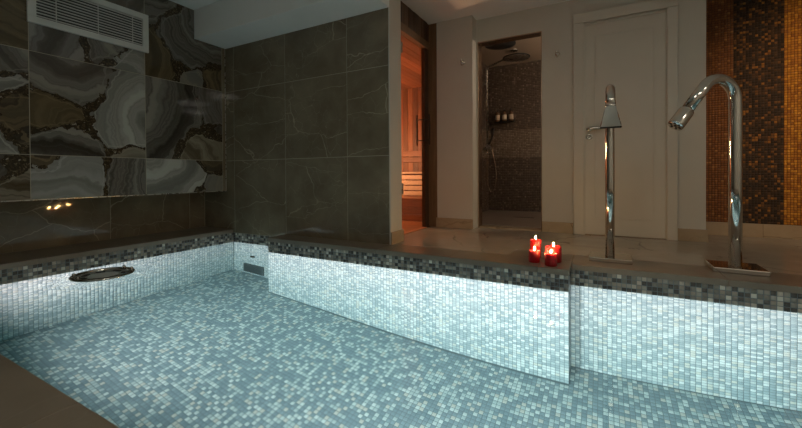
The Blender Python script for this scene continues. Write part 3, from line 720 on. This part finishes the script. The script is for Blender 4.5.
# slotted chrome disc lying at the water surface by the left wall
cx, cy_, cr, cz = -3.30, 1.375, .185, ZW+.004
e = empty('surface_skimmer_disc', (cx, cy_, cz), 'round slotted chrome disc at the water surface beside the dark ledge', 'skimmer')
MB().lathe((cx, cy_, cz), [(cr-.012,-.004),(cr-.010,.006),(cr-.003,.012),(cr+.006,.010),(cr+.011,.002),(cr+.008,-.010),(cr-.008,-.012)], (0,0,1), 56).build('rim', M['chrome'], e)
pl = MB().lathe((cx, cy_, cz), [(cr-.010,-.003),(cr-.05,-.006),(.09,-.004),(.03,.002),(0,.003)], (0,0,1), 48).build('plate', m_plain('satin_grey_plate', (.72,.76,.74), .5), e)
for k in range(7):
    a0 = 2*math.pi*(k+.2)/7; vsl = []
    for i in range(7):
        a = a0+(i/6-.5)*.46
        for (rr, hz_) in ((.108, .0000), (.134, .0000)):
            vsl.append((cx+rr*math.cos(a), cy_+rr*math.sin(a), cz-.0012))
    top = len(vsl); vsl += [(p[0], p[1], p[2]-.006) for p in vsl]
    fsl = [(2*i, 2*i+1, 2*i+3, 2*i+2) for i in range(6)] + [(top+2*i, top+2*i+2, top+2*i+3, top+2*i+1) for i in range(6)]
    fsl += [(2*i, 2*i+2, top+2*i+2, top+2*i) for i in range(6)] + [(2*i+1, top+2*i+1, top+2*i+3, 2*i+3) for i in range(6)] + [(0, top, top+1, 1), (12, 13, top+13, top+12)]
    MB().add(vsl, fsl).build('slot', M['black'], pl)
for a in (-1.35, 1.9, -2.2, 1.25):
    px, py = cx+cr*.93*math.cos(a), cy_+cr*.93*math.sin(a)
    MB().lathe((px, py, cz+.002), [(0,.026),(.009,.024),(.014,.016),(.013,.006),(.009,0)], (0,0,1), 18).build('knob', M['chrome'], e)

# ------------------------------------------------------------------ chrome spouts
def arc_path(bx, by, z0, r, d, turn, L, n=14):
    d = Vector((*d, 0)).normalized(); P = [Vector((bx, by, .02)), Vector((bx, by, z0*.5)), Vector((bx, by, z0-.02)), Vector((bx, by, z0))]
    for k in range(1, n+1):
        a = turn*k/n; P.append(Vector((bx, by, z0)) + d*(r-r*math.cos(a)) + Vector((0,0,r*math.sin(a))))
    t = d*math.sin(turn) + Vector((0,0,math.cos(turn)))
    end = P[-1]; P.append(end+t*L)
    return P, t, d
# waterfall spout facing the camera
bx, by = .047, 2.945
e = empty('pool_spout', (bx, by, 0), 'chrome pool spout with a flat fan nozzle on the stone edge beside the candles', 'spout', 'chrome pool spouts')
MB().box((bx-.128, by-.108, .0008), (bx+.128, by+.108, .032), .007).build('base_plate', M['chrome'], e)
P, t, d = arc_path(bx, by, 1.035, .125, (0,-1), rad(163), .055)
MB().tube(P, .0285, 28).build('column', M['chrome'], e)
MB().tube([P[-1]-t*.018, P[-1]+t*.012], .0315, 28).build('collar', M['chrome'], e)
side = Vector((1,0,0)); nrm = t.cross(side).normalized(); c0 = P[-1]+t*.01; mb = MB(); V = []
K = 8
for k in range(K+1):
    f = k/K; hw = .030+(.060-.030)*f; ht = .030+(.014-.030)*f; pp = c0+t*(.13*f); ring = []
    for (a, b_) in ((-1,-.6),(-.9,-1),(.9,-1),(1,-.6),(1,.6),(.9,1),(-.9,1),(-1,.6)):
        V.append(pp+side*a*hw+nrm*b_*ht)
F_ = [(k*8+j, k*8+(j+1)%8, (k+1)*8+(j+1)%8, (k+1)*8+j) for k in range(K) for j in range(8)]
F_.append(tuple(range(8))); mb.add(V, F_); nz = mb.build('fan_nozzle', M['chrome'], e)
pe = c0+t*.131
MB().add([pe+side*a*.052+nrm*b_*.008+t*h_ for h_ in (0,.0015) for (a, b_) in ((-1,-1),(1,-1),(1,1),(-1,1))], [(0,1,2,3),(4,5,6,7),(0,1,5,4),(1,2,6,5),(2,3,7,6),(3,0,4,7)]).build('outlet_slot', M['black'], nz)
# round jet spout
bx, by = .718, 2.975
e = empty('pool_spout', (bx, by, 0), 'chrome pool spout with a slanted round jet nozzle before the mosaic wall', 'spout', 'chrome pool spouts')
MB().box((bx-.130, by-.110, .0008), (bx+.130, by+.110, .032), .006).build('base_plate', M['chrome'], e)
P, t, d = arc_path(bx, by, 1.045, .122, (-.80,-.60), rad(140), .205)
MB().tube(P, .033, 32).build('column', M['chrome'], e)
q0 = P[-1]-t*.012
nz = MB().lathe(q0, [(0,0),(.034,0),(.041,.006),(.043,.020),(.043,.118),(.041,.124),(.0,.124)], t, 32).build('nozzle_sleeve', M['chrome'], e)
mbk = MB()
a_ = t.cross(Vector((0,0,1))).normalized(); b_ = t.cross(a_)
fc = q0+t*.1243
for k in range(7):
    c = fc if k == 6 else fc+(a_*math.cos(k*math.pi/3)+b_*math.sin(k*math.pi/3))*.025
    MB().lathe(c, [(0,0),(.0078,0),(.0078,.001),(0,.001)], t, 14).build('jet_hole', M['black'], nz)

# ------------------------------------------------------------------ candles
def candle(x, y, dia, h, label, seed):
    random.seed(seed); R = dia/2
    e = empty('pillar_candle', (x, y, 0), label, 'candle', 'red candles on the pool edge')
    MB().lathe((x, y, .0006), [(0,0),(R-.002,0),(R,.003),(R,h-.004),(R-.003,h),(R-.008,h-.001),(R*.55,h-.009),(0,h-.010)], (0,0,1), 36).build('wax_body', M['wax'], e)
    MB().tube([(x, y, h-.011), (x+.0006, y, h-.002), (x+.002, y, h+.006)], .0013, 8).build('wick', M['wick'], e)
    MB().lathe((x+.001, y, h+.0005), [(0,0),(.0025,.003),(.0040,.008),(.0039,.012),(.0028,.018),(.0014,.023),(0,.028)], (0,0,1), 16).build('flame', M['flame'], e)
candle(-.407, 2.645, .073, .078, 'short red candle standing before the tall slim candle', 1)
candle(-.422, 2.800, .076, .128, 'tallest slim red candle at the back of the cluster', 2)
candle(-.295, 2.590, .076, .080, 'short red candle standing before the widest candle', 3)
candle(-.294, 2.720, .105, .104, 'widest red candle of the cluster behind a short one', 4)

# ------------------------------------------------------------------ fill lamps added outside the view to brighten the room; mosaic wall spot
def fill_lamp(x, y, s, label, c=(1,.93,.80)):
    e = empty('added_fill_lamp', (x, y, ZC), label, 'fill lamp', 'added round fill lamps')
    MB().lathe((x, y, ZC), [(.33,0),(.33,-.020),(.315,-.024),(.302,-.004)], (0,0,1), 48).build('trim_ring', M['vent_white'], e)
    MB().lathe((x, y, ZC-.003), [(.302,-.01),(.27,-.035),(.15,-.05),(0,-.055)], (0,0,1), 40).build('lens', m_emit('fill_lamp_lens', c, s), e)
for (x, y, lab) in ((2.5, .9, 'beyond the pool end'), (2.1, -.6, 'behind the camera towards the hall'), (1.0, .15, 'beside the camera over the pool edge'), (-.35, .3, 'straight above the camera')):
    fill_lamp(x, y, FILL_LIGHT, 'added round fill lamp on the ceiling ' + lab)

wx, wy = 2.1, 2.45
e = empty('wall_washer', (wx, wy, ZC), 'recessed ceiling spot washing the mosaic wall outside the picture', 'spotlight')
MB().lathe((wx, wy, ZC), [(.055,0),(.055,-.005),(.042,-.007),(.038,.0)], (0,0,1), 28).build('trim_ring', M['vent_white'], e)
ld = bpy.data.lights.new('wall_washer_beam', 'SPOT'); ld.energy = WALL_WASH; ld.color = (1,.66,.36); ld.spot_size = rad(58); ld.spot_blend = 1.0; ld.shadow_soft_size = .03
lo = link(bpy.data.objects.new('lamp_beam', ld)); lo.parent = e; lo.location = (0, 0, -.02)
lo.rotation_euler = (Vector((1.75, 4.6, 1.15))-Vector((wx, wy, 2.31))).to_track_quat('-Z', 'Y').to_euler()

# ------------------------------------------------------------------ water
def water():
    x0, x1, y0, y1 = XL-.03, 2.63, YN-.03, YS+.03; zb = ZB-.03
    X = np.concatenate([np.linspace(x0, -2.95, 130), np.linspace(-2.93, x1, 230)]); Y = np.concatenate([np.linspace(y0, 1.08, 40), np.linspace(1.085, 1.68, 130), np.linspace(1.69, y1, 80)])
    nx, ny = len(X), len(Y); GX, GY = np.meshgrid(X, Y, indexing='ij')
    Z = np.full_like(GX, ZW)
    # very slow swell
    for (kx, ky, ph, A) in ((4.1, 2.3, .4, .00022), (-2.7, 5.2, 1.9, .00018), (7.3, -3.9, 3.1, .0001), (1.9, 8.8, .8, .0001)):
        Z += A*np.sin(kx*GX+ky*GY+ph)
    # the ring where water wells up beside the left wall
    cx, cy_, R = -3.30, 1.375, .185
    dx, dy = GX-cx, GY-cy_; r = np.hypot(dx, dy); th = np.arctan2(dy, dx)
    Z += .0020*np.exp(-((r-.235)/.022)**2) + .0012*np.exp(-((r-.30)/.025)**2) + .002*np.exp(-((r-R)/.03)**2)
    # faint wake along the wall
    wk = np.exp(-((GX-(-3.40+.10*(GY-1.6)))/.025)**2)*np.clip((GY-1.57)/.05, 0, 1)*np.clip((2.35-GY)/.6, 0, 1)
    Z += .0025*wk
    V = np.stack([GX, GY, Z], -1).reshape(-1, 3)
    I = np.arange(nx*ny).reshape(nx, ny)
    F = np.stack([I[:-1,:-1], I[1:,:-1], I[1:,1:], I[:-1,1:]], -1).reshape(-1, 4)
    rim = np.concatenate([I[:,0], I[-1,1:], I[-2::-1,-1], I[0,-2:0:-1]])
    nb = len(rim); Vb = V[rim].copy(); Vb[:,2] = zb
    V = np.concatenate([V, Vb]); b0 = nx*ny; j = np.arange(nb); k = (j+1) % nb
    Fs = np.stack([rim[j], b0+j, b0+k, rim[k]], -1)
    me = bpy.data.meshes.new('water')
    me.from_pydata(V.tolist(), [], F.tolist()+Fs.tolist()+[list(range(b0+nb-1, b0-1, -1))])
    sm = np.zeros(len(me.polygons), bool); sm[:len(F)] = True; me.polygons.foreach_set('use_smooth', sm)
    me.update(); me.materials.append(M['water'])
    o = link(bpy.data.objects.new('water', me))
    tag(o, 'clear still pool water with faint ripples around the chrome disc', 'water', kind='structure')
water()
